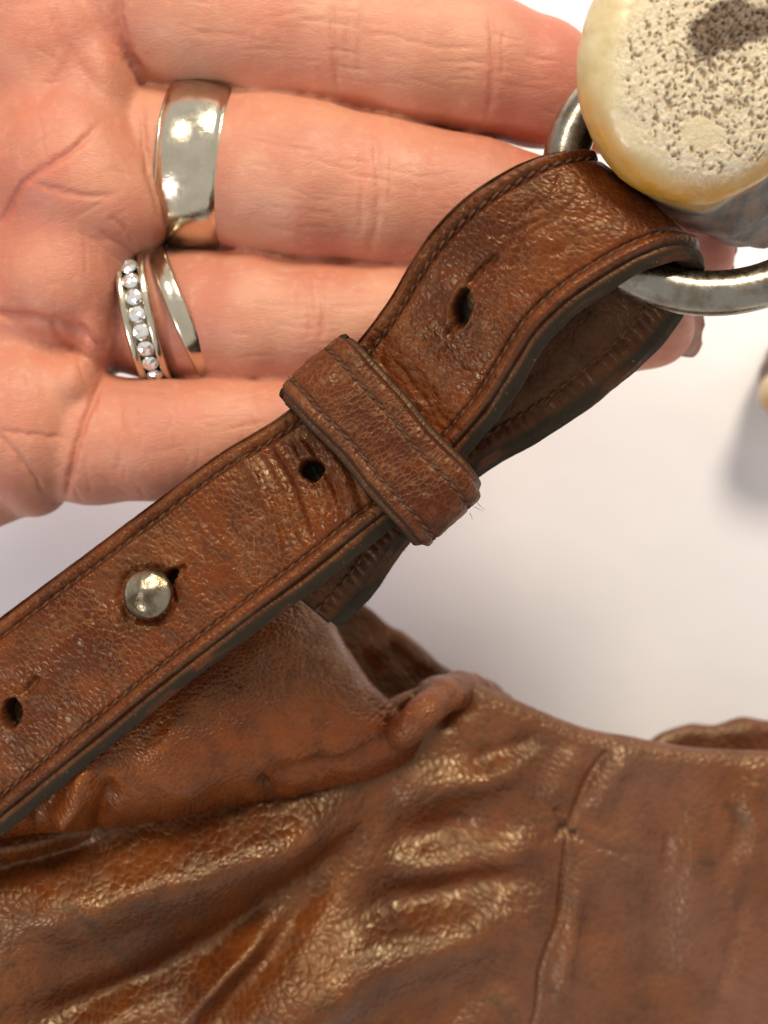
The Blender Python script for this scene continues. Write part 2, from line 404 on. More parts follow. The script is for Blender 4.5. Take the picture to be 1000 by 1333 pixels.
def normals(V, F):
    fn = np.cross(V[F[:, 2]]-V[F[:, 0]], V[F[:, 3]]-V[F[:, 1]])
    n = np.stack([sum(np.bincount(F[:, i], fn[:, k], len(V)) for i in range(4)) for k in range(3)], -1)
    return n/np.maximum(np.linalg.norm(n, axis=1, keepdims=True), 1e-9)
HV = relax(HV, HF, 6); HV, HF = subdivide(HV, HF); HV = relax(HV, HF, 4); HN = normals(HV, HF)
if HN[np.argmax(HV[:, 2]), 2] < 0: HF = HF[:, ::-1]; HN = -HN
px = PX(HV); up = sstep(-.05, .5, HN[:, 2])
disp = np.zeros(len(HV)); flush = np.zeros(len(HV)); pale = np.zeros(len(HV))
CREASES = [   # photo polyline, half width px, depth mm, redness
    ([(-30, 310), (0, 288), (34, 234), (84, 203), (120, 172), (142, 150)], 5, .75, .7),
    ([(34, 234), (75, 248), (124, 256), (160, 250)], 5, .40, .4),
    ([(-30, 405), (0, 409), (54, 417), (106, 432), (132, 455), (140, 478)], 7, 1.2, .9),
    ([(60, 415), (95, 455), (118, 470)], 4, .4, .3),
    ([(140, 478), (128, 505), (112, 545), (99, 584), (84, 660)], 4.5, .9, .8),
    ([(-10, 560), (40, 566), (95, 571)], 3.5, .35, .3), ([(-10, 556), (30, 600), (62, 648)], 4, .5, .4),
    ([(150, -20), (158, 40), (172, 80), (196, 106)], 7, .9, .7), ([(60, -10), (95, 70), (140, 130)], 8, .45, .4),
    ([(95, 70), (70, 110), (20, 150), (-20, 165)], 9, .35, .3),
    ([(120, 300), (160, 318), (185, 340)], 5, .30, .2), ([(140, 280), (165, 300), (178, 325)], 4, .25, .2),
    ([(148, 345), (150, 400), (136, 470)], 5, .35, .4), ([(165, 380), (158, 430), (172, 470)], 4, .35, .4),
    ([(182, 120), (190, 200), (205, 270), (218, 310)], 4, .5, .5), ([(196, 150), (212, 230), (215, 300)], 3, .25, .3),
    # finger joints
    ([(428, -10), (434, 40), (438, 100), (442, 132)], 4.5, .42, .35), ([(470, 0), (468, 60), (472, 110)], 4, .25, .2), ([(450, 20), (456, 90)], 3, .2, .2),
    ([(636, 0), (642, 60), (640, 120), (632, 168)], 5, .40, .4), ([(656, 30), (654, 110)], 3, .18, .2),
    ([(486, 160), (492, 220), (488, 300), (480, 340)], 5, .40, .3), ([(468, 180), (472, 260), (466, 320)], 4, .25, .2), ([(510, 190), (508, 280)], 3, .18, .2),
    ([(398, 345), (404, 400), (402, 450)], 4.5, .35, .3), ([(416, 350), (421, 410), (418, 450)], 4, .3, .3), ([(382, 370), (386, 430)], 3, .18, .2),
    ([(150, 505), (158, 560), (150, 630)], 4, .22, .2), ([(330, 500), (335, 545)], 3, .2, .2), ([(176, 515), (182, 600)], 3, .15, .1),
]
qpx = px+1.8*np.stack((noise(px, 9, 3), noise(px, 9, 4)), -1)
for poly, sg, dp, rd in CREASES:
    pl = spline(poly, 14); g0, g1 = groove(qpx, pl, sg, dp, .25), groove(qpx, pl, sg*1.6, rd*.7, .2)
    disp -= .75*g0*up; flush = np.maximum(flush, g1*up)
for k in range(230):        # faint lines: along the fingers and across the palm
    f = k % 5
    if f == 0: x0, y0 = random.uniform(200, 700), 0; y0 = 45+(x0-400)*.13+random.uniform(-55, 60); a = random.gauss(.12, .12)
    elif f == 1: x0 = random.uniform(310, 640); y0 = 235+(x0-400)*.16+random.uniform(-70, 80); a = random.gauss(.12, .12)
    elif f == 2: x0 = random.uniform(280, 520); y0 = 415+random.uniform(-60, 65); a = random.gauss(.05, .12)
    elif f == 3: x0 = random.uniform(120, 350); y0 = 570+random.uniform(-60, 60); a = random.choice((random.gauss(-.1, .12), random.gauss(1.5, .2)))
    else: x0 = random.uniform(0, 150); y0 = random.uniform(0, 640); a = random.choice((random.gauss(.4, .3), random.gauss(-.5, .3), random.gauss(1.3, .2)))
    Ln = random.uniform(25, 95); c_, s_ = math.cos(a), math.sin(a); bow = random.uniform(-5, 5)
    pl = spline([(x0, y0), (x0+c_*Ln*.5-s_*bow, y0+s_*Ln*.5+c_*bow), (x0+c_*Ln, y0+s_*Ln)], 6)
    disp -= groove(px, pl, random.uniform(2.2, 3.2), random.uniform(.04, .12), .35)*up
disp += .12*noise(HV, 7.0, 5, 2)+.04*noise(HV, 2.2, 9, 2)
flush = np.clip(flush+.55*np.exp(-((px[:, 0]-715)/55)**2)*sstep(0, 1, (px[:, 1] < 220))+.45*sstep(.0, .7, noise(HV, 11, 31, 2))*sstep(170, 60, px[:, 0]), 0, 1)
flush = np.maximum(flush, .7*sstep(820, 900, px[:, 0]))
pale = np.clip(.9*sstep(.05, .7, noise(HV, 9, 41, 2))*sstep(150, 300, px[:, 0])+.5*np.exp(-(((px[:, 0]-200)/22)**2+((px[:, 1]-210)/110)**2)), 0, 1)
HV = HV+HN*disp[:, None]
HB = P(-200, 330, 0)
hand = mesh('hand', HV, HF, M_SKIN, origin=(HB[0], HB[1], 52), attrs={'flush': flush, 'pale': pale})
tag(hand, 'open hand seen palm up with fingers reaching under the leather strap', 'hand')

def nail(center, direction, normal, L, Wd, mat, label):
    c = np.array(center); d = np.array(direction, float); d /= np.linalg.norm(d); nn = np.array(normal, float); nn -= d*(nn@d); nn /= np.linalg.norm(nn); s = np.cross(nn, d)
    u = np.linspace(-1, 1, 15); t = np.linspace(0, 1, 15); U, T = np.meshgrid(u, t, indexing='ij')
    wprof = Wd*np.where(T > .75, np.sqrt(np.maximum(1-((T-.75)/.27)**2, .02)), 1.0)
    g = c+(U*wprof*.5)[..., None]*s+(T*L)[..., None]*d-((U**2)*Wd*.16+T**2*.5)[..., None]*nn
    n2 = g-.45*nn; V = np.concatenate((g.reshape(-1, 3), n2.reshape(-1, 3))); f = gridfaces(15, 15); f2 = gridfaces(15, 15, off=225, flip=True)
    b = [i*15 for i in range(15)]+[14*15+j for j in range(1, 15)]+[i*15+14 for i in range(13, -1, -1)]+[j for j in range(13, 0, -1)]
    sd = [(b[i], b[(i+1) % len(b)], b[(i+1) % len(b)]+225, b[i]+225) for i in range(len(b))]
    return tag(mesh('nail', V, f.tolist()+f2.tolist()+sd, mat, hand), label)
nail(P(864, 430, 71.0), (1, -.12, -.05), (-.25, .1, -1), 5.6, 7.2, M_NAIL, 'pale natural fingernail')
nail(P(912, 332, 66), (1, -.15, -.05), (0, .1, -1), 5.0, 7.0, M_POLISH, 'dark red fingernail')

# ------------------------------------------------------------------ finger rings
def frame_from(axis):
    a = np.array(axis, float); a /= np.linalg.norm(a); up_ = np.array([0, 0, 1.0]); e1 = up_-a*(up_@a); e1 /= np.linalg.norm(e1); return a, e1, np.cross(a, e1)
def revolve(c, axis, prof, n=128, wob=None):
    """prof: closed list of (along axis, radius)"""
    a, e1, e2 = frame_from(axis); th = np.linspace(0, 2*np.pi, n, endpoint=False); pr = np.array(prof); V = []
    for t in th:
        r = np.cos(t)*e1+np.sin(t)*e2; k = 1 if wob is None else wob(t)
        V.append(np.array(c)+pr[:, :1]*a+pr[:, 1:]*r[None]*k)
    return np.array(V).reshape(-1, 3), gridfaces(n, len(pr), True, True)
def band_profile(w, r, th, crown):
    u = np.linspace(-1, 1, 13); out = [(x*w/2*(1-.03*(abs(x) == 1)), r+th-crown*x**2*(1 if abs(x) < 1 else 1.6)) for x in u]
    return out+[(x*w/2*.97, r) for x in u[::-1]]
sF = float(S(BZ))
c = P(265, 217, BZ+1.0)
V, F = revolve(c, (1, -.10, .06), band_profile(9.6, 104*sF, 1.4, .95), wob=lambda t: 1+.012*math.cos(2*t+.6))
tag(mesh('finger_ring', V, F, M_SILVER, origin=(c[0], c[1], c[2]-12)), 'wide polished silver band ring on the middle finger', 'ring', 'rings worn on the hand')
c = P(242, 410, BZ+.6)
V, F = revolve(c, (1, .42, .0), band_profile(2.8, 88*sF, 1.0, .28))
tag(mesh('finger_ring', V, F, M_SILVER, origin=(c[0], c[1], c[2]-10)), 'narrow plain metal band ring beside the stone-set ring', 'ring', 'rings worn on the hand')
c = P(194, 412, BZ+.4); axis = (1, .205, .02); rad = 87*sF
ch = empty('finger_ring', (c[0], c[1], c[2]-10)); tag(ch, 'channel-set ring with a row of round clear stones', 'ring', 'rings worn on the hand')
r0 = rad
V, F = revolve(c, axis, [(-2.2, r0), (-2.2, r0+1.35), (-2.0, r0+1.6), (-1.55, r0+1.65), (-1.2, r0+1.55), (-1.17, r0+.6), (1.17, r0+.6), (1.2, r0+1.55), (1.55, r0+1.65), (2.0, r0+1.6), (2.2, r0+1.35), (2.2, r0)])
mesh('band', V, F, M_SILVER, ch)
def gem_mesh(R):
    V, F = [], []; n = 8
    V += [(R*.46*math.cos(2*math.pi*i/n), R*.46*math.sin(2*math.pi*i/n), R*random.uniform(.30, .66)) for i in range(n)]
    V += [(R*.84*math.cos(2*math.pi*(i+.5)/n), R*.84*math.sin(2*math.pi*(i+.5)/n), R*random.uniform(.15, .42)) for i in range(n)]
    V += [(R*math.cos(2*math.pi*i/16), R*math.sin(2*math.pi*i/16), 0.0) for i in range(16)]
    V += [(R*.55*math.cos(2*math.pi*(i+.5)/n), R*.55*math.sin(2*math.pi*(i+.5)/n), -R*.45) for i in range(n)]+[(0, 0, -R*.85)]
    V.append((R*.05, -R*.04, R*.42)); F += [(k, (k+1) % n, 41) for k in range(n)]
    for i in range(n):
        j = (i+1) % n; F += [(i, 8+i, j), (8+i, 8+j, j)]
        a, b_, c_ = 16+2*i, 16+2*i+1, 16+(2*i+2) % 16
        F += [(8+i, a, b_), (8+i, b_, c_), (8+i, c_, 8+j)]
        F += [(a, 32+i, b_), (b_, 32+i, c_), (32+i, 32+j, c_), (32+i, 40, 32+j)]
    return V, F
a_, e1, e2 = frame_from(axis)
gv, gf = gem_mesh(1.22*MM); gme = bpy.data.meshes.new('stone'); gme.from_pydata(gv, [], [tuple(reversed(f)) if False else f for f in gf]); gme.materials.append(M_GEM)
import bmesh
bm = bmesh.new(); bm.from_mesh(gme); bmesh.ops.recalc_face_normals(bm, faces=bm.faces); bm.to_mesh(gme); bm.free()
nst = 28
for i in range(nst):
    t = 2*math.pi*i/nst+.1
    tt = (t+math.pi) % (2*math.pi)-math.pi
    if abs(tt) > 1.5: continue
    r = math.cos(t)*e1+math.sin(t)*e2; tg = np.cross(a_, r)
    o = bpy.data.objects.new('stone', gme); COL.objects.link(o); o.parent = ch
    pos = (c+r*(rad+1.38)-np.array(ch['_o']))*MM
    Mx = Matrix(((a_[0], tg[0], r[0], pos[0]), (a_[1], tg[1], r[1], pos[1]), (a_[2], tg[2], r[2], pos[2]), (0, 0, 0, 1)))
    o.matrix_local = Mx @ Matrix.Rotation(random.uniform(0, .6), 4, 'Z')

# ------------------------------------------------------------------ leather strap
ST = [  # left edge px, z, right edge px, z of the outer face
    ((-240, 995), 87, (-112, 1160), 89), ((-160, 930), 88, (-40, 1098), 90), ((-80, 866), 89, (42, 1030), 91), ((0, 805), 91, (123, 964), 93), ((70, 752), 92, (194, 905), 95),
    ((140, 700), 93, (264, 851), 96), ((215, 643), 94, (336, 796), 97), ((290, 588), 95, (405, 745), 98), ((360, 546), 95.5, (458, 702), 98.2),
    ((415, 500), 96, (535, 640), 98.5), ((470, 440), 97, (600, 572), 99.5), ((500, 400), 99, (637, 527), 101.5), ((530, 350), 102, (668, 478), 104.5),
    ((562, 303), 105, (698, 432), 106.5), ((602, 262), 107, (735, 395), 108.3), ((650, 228), 108, (785, 360), 109), ((700, 203), 108, (843, 328), 108.5),
    ((738, 194), 106, (885, 315), 106.5), ((764, 196), 102.5, (912, 322), 102.5), ((757, 208), 98.5, (905, 345), 97.5), ((728, 232), 96, (880, 390), 94.5),
    ((690, 290), 94, (838, 445), 92.5), ((606, 396), 91, (731, 533), 90), ((510, 480), 88.5, (621, 600), 87.5), ((405, 570), 87, (516, 700), 86),
    ((352, 640), 86.5, (471, 763), 85.5), ((304, 700), 86.5, (430, 806), 85.5)]
L3 = np.array([P(*l, z) for l, z, r, z2 in ST]); R3 = np.array([P(*r, z2) for l, z, r, z2 in ST])
NS = 620
LR = spline(np.concatenate((L3, R3), 1), NS); LL, RR = LR[:, :3], LR[:, 3:]
CC = (LL+RR)/2; T = np.gradient(CC, axis=0); T /= np.linalg.norm(T, axis=1, keepdims=True)
A = RR-LL; WD = np.linalg.norm(A, axis=1); A /= WD[:, None]
NN = np.cross(A, T); NN /= np.linalg.norm(NN, axis=1, keepdims=True)       # outer normal (up on the upper run)
if NN[50, 2] < 0: NN = -NN
arc = np.r_[0, np.cumsum(np.linalg.norm(np.diff(CC, axis=0), axis=1))]
TH = 3.1
def top_h(d, w):          # height of the outer face, d mm from an edge
    roll = .55*np.exp(-((d-.95)/.75)**2); grv = -.38*np.exp(-((d-2.15)/.33)**2)
    return roll+grv-.75*np.exp(-(d/.42)**2)
s_top = np.concatenate((np.linspace(0, .14, 26), np.linspace(.14, .86, 56)[1:-1], np.linspace(.86, 1, 26)))
G = np.zeros((NS, len(s_top), 3)); TC = np.zeros_like(G); wear = np.zeros(G.shape[:2]); dye = np.zeros(G.shape[:2])
dL = s_top[None, :]*WD[:, None]; dR = (1-s_top)[None, :]*WD[:, None]; dE = np.minimum(dL, dR)
H = top_h(dE, 0)+.35*np.sin(np.pi*s_top)[None, :]
base = LL[:, None]+A[:, None]*dL[..., None]
TC[..., 0] = arc[:, None]; TC[..., 1] = dL
# creases and holes, placed on the upper run only
upper = (NN[:, 2] > .3)[:, None]*np.ones_like(dL); pp = PX(base)
wr = np.zeros_like(dL)
for k in range(10):       # cross wrinkles below the keeper
    x0 = 330+k*13+random.uniform(-4, 4)
    pl = spline([(x0-30, 575+12*k*.1-.28*(x0-330)), (x0+5+random.uniform(-5, 5), 640-.45*(x0-330)), (x0+38, 735-.55*(x0-330))], 8)
    wr += groove(pp, pl, random.uniform(4, 6.5), random.choice((.72, .60, -.62, .45)), .2)
for k in range(120):       # fine creases of the bent leather
    f = k % 3
    if f == 0: x0, y0, a, Ln = random.uniform(480, 640), random.uniform(420, 540), random.gauss(.9, .5), random.uniform(20, 60)
    elif f == 1: x0, y0, a, Ln = random.uniform(560, 720), random.uniform(270, 420), random.gauss(-.7, .5), random.uniform(30, 80)
    else: x0, y0, a, Ln = random.uniform(60, 330), 0, random.gauss(1.05, .2), random.uniform(40, 110); y0 = 850-.62*x0+random.uniform(-30, 60)
    pl = [(x0, y0), (x0+math.cos(a)*Ln*.5+random.uniform(-4, 4), y0+math.sin(a)*Ln*.5), (x0+math.cos(a)*Ln, y0+math.sin(a)*Ln)]
    wr -= groove(pp, pl, random.uniform(2.2, 3.8), random.uniform(.08, .22)*(1.3 if f == 2 else 1), .3)
wr += .16*noise(TC, 5.0, 2, 2)+.05*noise(TC, 1.3, 3, 2)
pleat = np.abs(np.sin(arc*2.1+1.3*noise(TC[:, 0, :], 3, 8)))[:, None]
wr -= .20*(1-pleat)*np.exp(-((dL-1.0)/.8)**2)              # gathered rolled border
wr -= .10*(1-pleat)*np.exp(-((dR-1.0)/.6)**2)
HOLES = [((407, 612), 15, 15, -.5), ((602, 402), 13, 26, .25), ((16, 928), 13, 20, .1), ((222, 752), 8, 13, .6)]
pit = np.zeros_like(dL)
for (hx, hy), ra, rb, rot in HOLES:
    q = pp-np.array((hx, hy)); cu, su = math.cos(rot), math.sin(rot)
    u, v_ = (q[..., 0]*cu+q[..., 1]*su)/ra, (-q[..., 0]*su+q[..., 1]*cu)/rb
    rr = np.sqrt(u*u+v_*v_)*(1+.10*noise(pp, 8, 12))
    pit = np.maximum(pit, sstep(1.08, .80, rr)); wr += .22*np.exp(-((rr-1.25)/.22)**2); wear = np.maximum(wear, .9*np.exp(-((rr-1.12)/.16)**2)*upper)
for pl in ([(246, 735), (232, 743), (216, 752), (200, 765)], [(607, 374), (625, 352), (652, 330)], [(590, 425), (583, 440)], [(30, 905), (52, 880)]):
    wr -= groove(pp, pl, 4.0, 1.0, .15); wear = np.maximum(wear, groove(pp, pl, 5, .9, .1)*upper)
rs = np.hypot(pp[..., 0]-191, pp[..., 1]-774); wr -= .75*np.exp(-((rs-33)/6.0)**2)+.3*sstep(36, 20, rs); wear = np.maximum(wear, .6*np.exp(-((rs-42)/5)**2)*upper)
H = H+wr*upper-3.4*pit*upper
H += (.18*noise(TC, 4.0, 22, 2))*(1-upper)
wear = np.maximum(wear, .75*np.exp(-((dE-.95)/.8)**2)*(.55+.6*noise(TC, 6, 51)))
wear = np.maximum(wear, .55*sstep(.1, .8, noise(TC, 6, 61, 2)))
dye = np.maximum(dye, 1.0*sstep(.55, .1, dR)); dye = np.maximum(dye, .8*sstep(.3, 0, dL)); dye = np.maximum(dye, 1.0*pit*upper)
dye = np.maximum(dye, .55*np.exp(-((dE-2.15)/.25)**2))
G = base+NN[:, None]*H[..., None]
mid_s = sum(G[::NS//5, 0])/len(G[::NS//5, 0])
sb = P(250, 780, 80); strap = empty('leather_strap', sb)
tag(strap, 'brown leather strap looped through the metal ring and held by a keeper and stud', 'strap')
m_ = len(s_top); FL = gridfaces(NS, m_, flip=True)
# inner face
s_in = np.linspace(0, 1, 44); dLi = s_in[None]*WD[:, None]; dRi = (1-s_in)[None]*WD[:, None]; dEi = np.minimum(dLi, dRi)
TCi = np.zeros((NS, 44, 3)); TCi[..., 0] = arc[:, None]+300; TCi[..., 1] = dLi
Hi = -TH-.05+.34*np.exp(-((dEi-3.0)/.33)**2)-.25*np.exp(-((dEi-1.3)/.8)**2)+.22*noise(TCi, 3, 71, 2)+.28*(np.abs(np.sin(arc*2.2+noise(TCi[:, 0], 4, 5)))[:, None]*np.exp(-((dEi-1.7)/1.0)**2))
GI = LL[:, None]+A[:, None]*dLi[..., None]+NN[:, None]*Hi[..., None]
V = np.concatenate((G.reshape(-1, 3), GI.reshape(-1, 3)))
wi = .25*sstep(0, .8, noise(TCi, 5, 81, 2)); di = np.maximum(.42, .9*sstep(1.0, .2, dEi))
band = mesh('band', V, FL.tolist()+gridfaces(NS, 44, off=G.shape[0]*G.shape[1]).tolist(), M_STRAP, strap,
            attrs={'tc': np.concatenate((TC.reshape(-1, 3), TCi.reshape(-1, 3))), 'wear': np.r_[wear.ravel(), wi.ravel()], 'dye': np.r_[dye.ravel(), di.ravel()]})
# the dyed cut edge: both sides and both ends
def edge_side(sgn):
    k = 25; ang = np.linspace(0, 1, k); dx = (2.0 if sgn > 0 else .35)*np.sin(np.pi*ang)**.8*(1-.15*ang); hh = -.35-(TH-.35)*ang
    b0 = RR if sgn > 0 else LL; a_s = sgn*A
    tc = np.zeros((NS, k, 3)); tc[..., 0] = arc[:, None]+600; tc[..., 1] = ang[None]*3.2
    o_ = dx[None]*(1+.10*noise(tc, 4.5, 91, 2))+.03*noise(tc, .9, 93, 2); o_ += .11*np.sin(ang*16)[None]*(.6+.6*noise(tc, 5, 98)); o_[:, 0] = 0; o_[:, -1] = 0
    g = b0[:, None]+a_s[:, None]*o_[..., None]+NN[:, None]*np.broadcast_to(hh[None], (NS, k))[..., None]
    first = G[:, -1] if sgn > 0 else G[:, 0]; last = GI[:, -1] if sgn > 0 else GI[:, 0]; g[:, 0] = first; g[:, -1] = last
    w = np.broadcast_to(np.where(ang < .12, .8*(1-ang/.12), 0)[None], (NS, k))*(.5+.7*noise(tc, 4, 95))
    lay = np.stack((tc[..., 0]/7.0, np.broadcast_to(ang[None]*3.4, (NS, k)), tc[..., 0]*0), -1)
    d = sstep(-.02, .10, ang)[None]*(1-.55*sstep(.25, .75, noise(lay, 1.0, 97, 3)))
    mesh('painted_edge', g.reshape(-1, 3), gridfaces(NS, k, flip=(sgn > 0)), M_STRAP, strap, attrs={'tc': tc.reshape(-1, 3), 'wear': np.clip(w, 0, 1).ravel(), 'dye': d.ravel()})
edge_side(1); edge_side(-1)
for e in (0, NS-1):
    k = 6; ii = np.linspace(0, 1, k)
    top = G[e][np.linspace(0, m_-1, 44).astype(int)]; g = top[None]*(1-ii[:, None, None])+GI[e][None]*ii[:, None, None]
    g += (T[e]*(1 if e else -1))[None, None]*(.5*np.sin(np.pi*ii))[:, None, None]
    tc = np.stack(np.broadcast_arrays(ii[:, None]*3+900, s_in[None]*20, 0), -1)
    mesh('painted_edge', g.reshape(-1, 3), gridfaces(k, 44, flip=(e == 0)), M_STRAP, strap, attrs={'tc': tc.reshape(-1, 3), 'wear': np.zeros(k*44), 'dye': np.ones(k*44)})

def stitches(path, normals, pitch, length, rad, parent, zig=.0, skip=0.0):
    d = np.r_[0, np.cumsum(np.linalg.norm(np.diff(path, axis=0), axis=1))]; V, F = [], []
    t = pitch*.5
    while t < d[-1]:
        p = np.array([np.interp(t, d, path[:, i]) for i in range(3)]); q = np.array([np.interp(min(t+.3, d[-1]), d, path[:, i]) for i in range(3)]); n_ = np.array([np.interp(t, d, normals[:, i]) for i in range(3)])
        tg = q-p
        if np.linalg.norm(tg) < 1e-6: break
        tg /= np.linalg.norm(tg); n_ /= np.linalg.norm(n_); sd = np.cross(n_, tg); tg = tg+sd*(zig+random.uniform(-.06, .06)); tg /= np.linalg.norm(tg); b0 = len(V)
        if random.random() >= skip:
            for u, r, hgt in ((-.5, .35, -.75), (-.33, .9, -.1), (0, 1.0, .18), (.33, .9, -.1), (.5, .35, -.75)):
                for k in range(6):
                    an = k*math.pi/3; V.append(p+tg*u*length+n_*(hgt*rad+math.sin(an)*rad*r)+sd*math.cos(an)*rad*r)
            for a in range(4):
                for k in range(6): F.append((b0+a*6+k, b0+a*6+(k+1) % 6, b0+a*6+6+(k+1) % 6, b0+a*6+6+k))
            F += [tuple(b0+k for k in range(5, -1, -1)), tuple(b0+24+k for k in range(6))]
        t += pitch*random.uniform(.93, 1.07)
    return tag(mesh('stitching', np.array(V), F, M_THREAD, parent), kind='stuff')
iu = NS
jl = int(np.argmin(np.abs(s_top*20-2.15))); jr = int(np.argmin(np.abs((1-s_top)*20-2.15)))
iu_n = int(np.argmax(NN[:, 2] < -.2))
stitches(G[:iu_n, jl]+NN[:iu_n]*.02, NN[:iu_n], 1.8, 1.5, .27, strap, .18)
stitches(G[:iu_n, jr]+NN[:iu_n]*.02, NN[:iu_n], 1.8, 1.5, .27, strap, .18)
ji = int(np.argmin(np.abs((1-s_in)*20-3.0)))
stitches(GI[iu_n:, ji]-NN[iu_n:]*.0, -NN[iu_n:], 1.8, 1.5, .27, strap, .18)

# keeper loop round both runs of the strap
kc = P(497, 576, 94); e_ = P(588, 676, 97)-P(406, 476, 97); e_[2] = 0; KL = np.linalg.norm(e_); e_ /= KL
d_ = np.array([-e_[1], e_[0], 0]); d_ = d_ if d_[1] > 0 else -d_
ha, hb, cr_ = 13.2, 7.6, 4.2
th = np.linspace(0, 2*np.pi, 240, endpoint=False)
def rrect(a, b, r, n=300):
    pts = []
    for cx, cy, a0 in ((a-r, b-r, 0), (-(a-r), b-r, 90), (-(a-r), -(b-r), 180), (a-r, -(b-r), 270)):
        for k in range(11):
            an = math.radians(a0+9*k); pts.append((cx+r*math.cos(an), cy+r*math.sin(an)))
    pts.append(pts[0]); p = np.array(pts); d = np.r_[0, np.cumsum(np.linalg.norm(np.diff(p, axis=0), axis=1))]
    t = np.linspace(0, d[-1], n, endpoint=False); return np.stack([np.interp(t, d, p[:, i]) for i in (0, 1)], -1), t
kp, kt = rrect(ha, hb, cr_); KN = len(kp)
for _ in range(6): kp = (kp+np.roll(kp, 1, 0)*.5+np.roll(kp, -1, 0)*.5)/2
kp[:, 1] += .55*np.cos(kp[:, 0]/ha*1.3)*np.sign(kp[:, 1])*(np.abs(kp[:, 1]) > 3)+.06*kp[:, 0]*(kp[:, 1] > 3)
tg = np.roll(kp, -1, 0)-np.roll(kp, 1, 0); tg /= np.linalg.norm(tg, axis=1, keepdims=True); kn2 = np.stack((tg[:, 1], -tg[:, 0]), -1)
KW = 10.6; sk = np.concatenate((np.linspace(0, .28, 22), np.linspace(.28, .72, 20)[1:-1], np.linspace(.72, 1, 22)))
k3 = kc+kp[:, :1]*e_+np.stack((np.zeros(KN), np.zeros(KN), kp[:, 1]), -1); kn3 = kn2[:, :1]*e_+np.stack((np.zeros(KN), np.zeros(KN), kn2[:, 1]), -1)
tck = np.zeros((KN, len(sk), 3)); tck[..., 0] = kt[:, None]; tck[..., 1] = sk[None]*KW
dk0 = sk*KW; dk1 = (1-sk)*KW; dke = np.minimum(dk0, dk1)
st0, st1 = 1.9, 2.7
hk = 1.0+.25*np.sin(np.pi*sk)-.30*np.exp(-((dk0-st0)/.30)**2)-.30*np.exp(-((dk1-st1)/.30)**2)-.8*np.exp(-(dke/.35)**2)+.10*np.exp(-((dk0-.95)/.6)**2)+.08*np.exp(-((dk1-1.3)/.8)**2)
wobk = .35*noise(np.stack((kt, kt*0, kt*0), -1), 6, 4, 2)
hk = hk[None]+.12*noise(tck, 2.6, 14, 3)+.06*noise(tck, 1.0, 15, 2)
axial = (sk[None]-.5)*KW*(1+.02*np.sin(kt*.3))[:, None]+wobk[:, None]*.6
KG = k3[:, None]+d_*axial[..., None]+kn3[:, None]*hk[..., None]
KI = k3[:, None]+d_*((np.array([0, .5, 1.0])-.5)*KW)[None, :, None]+d_*(wobk*.6)[:, None, None]-kn3[:, None]*.9
side = []
nk = 7; iu2 = np.linspace(0, 1, nk)
keeper_v = [KG.reshape(-1, 3), KI.reshape(-1, 3)]; off = KG.shape[0]*KG.shape[1]
dk = np.zeros((KN, len(sk))); dk += (.85*sstep(.55, .05, dke))[None]; dk = np.maximum(dk, (.45*np.exp(-((dk0-st0)/.3)**2)+.45*np.exp(-((dk1-st1)/.3)**2))[None])
wk = np.clip(.9*np.exp(-((dk0-.95)/.6)**2)[None]*(.6+.7*noise(tck, 3, 24))+.7*np.exp(-((dk1-st1+.2)/.4)**2)[None]*(.4+.7*noise(tck, 3, 25))+.35*sstep(.2, .8, noise(tck, 3, 26, 2)), 0, 1)
fk = gridfaces(KN, len(sk), True).tolist()+gridfaces(KN, 3, True, off=off, flip=True).tolist()
keeper = mesh('keeper', np.concatenate(keeper_v), fk, M_KEEP, strap, attrs={'tc': np.concatenate((tck.reshape(-1, 3), np.zeros((KN*3, 3)))), 'wear': np.r_[wk.ravel(), np.zeros(KN*3)], 'dye': np.r_[dk.ravel(), np.full(KN*3, .6)]})
for sd_, (ga, gi) in enumerate(((KG[:, 0], KI[:, 0]), (KG[:, -1], KI[:, 2]))):
    g = ga[:, None]*(1-iu2)[None, :, None]+gi[:, None]*iu2[None, :, None]
    g += (d_*(-1 if sd_ == 0 else 1))[None, None]*(.75*np.sin(np.pi*iu2))[None, :, None]
    tc = np.stack(np.broadcast_arrays(kt[:, None]+200*sd_+900, iu2[None]*2, 0), -1)
    mesh('painted_edge', g.reshape(-1, 3), gridfaces(KN, nk, True, flip=(sd_ == 0)), M_KEEP, keeper,
         attrs={'tc': tc.reshape(-1, 3), 'wear': np.broadcast_to(.5*(1-iu2)[None], (KN, nk)).ravel()*(.5+.5*noise(tc.reshape(-1, 3), 3, 3)), 'dye': np.broadcast_to(sstep(0, .3, iu2)[None]*.95, (KN, nk)).ravel()})
j0 = int(np.argmin(np.abs(dk0-st0))); j1 = int(np.argmin(np.abs(dk1-st1)))
vis = np.argsort(kt)
for j in (j0, j1):
    p = np.concatenate((KG[:, j], KG[:1, j])); q = np.concatenate((kn3, kn3[:1])); stitches(p, q, 1.75, 1.5, .28, keeper, .24)

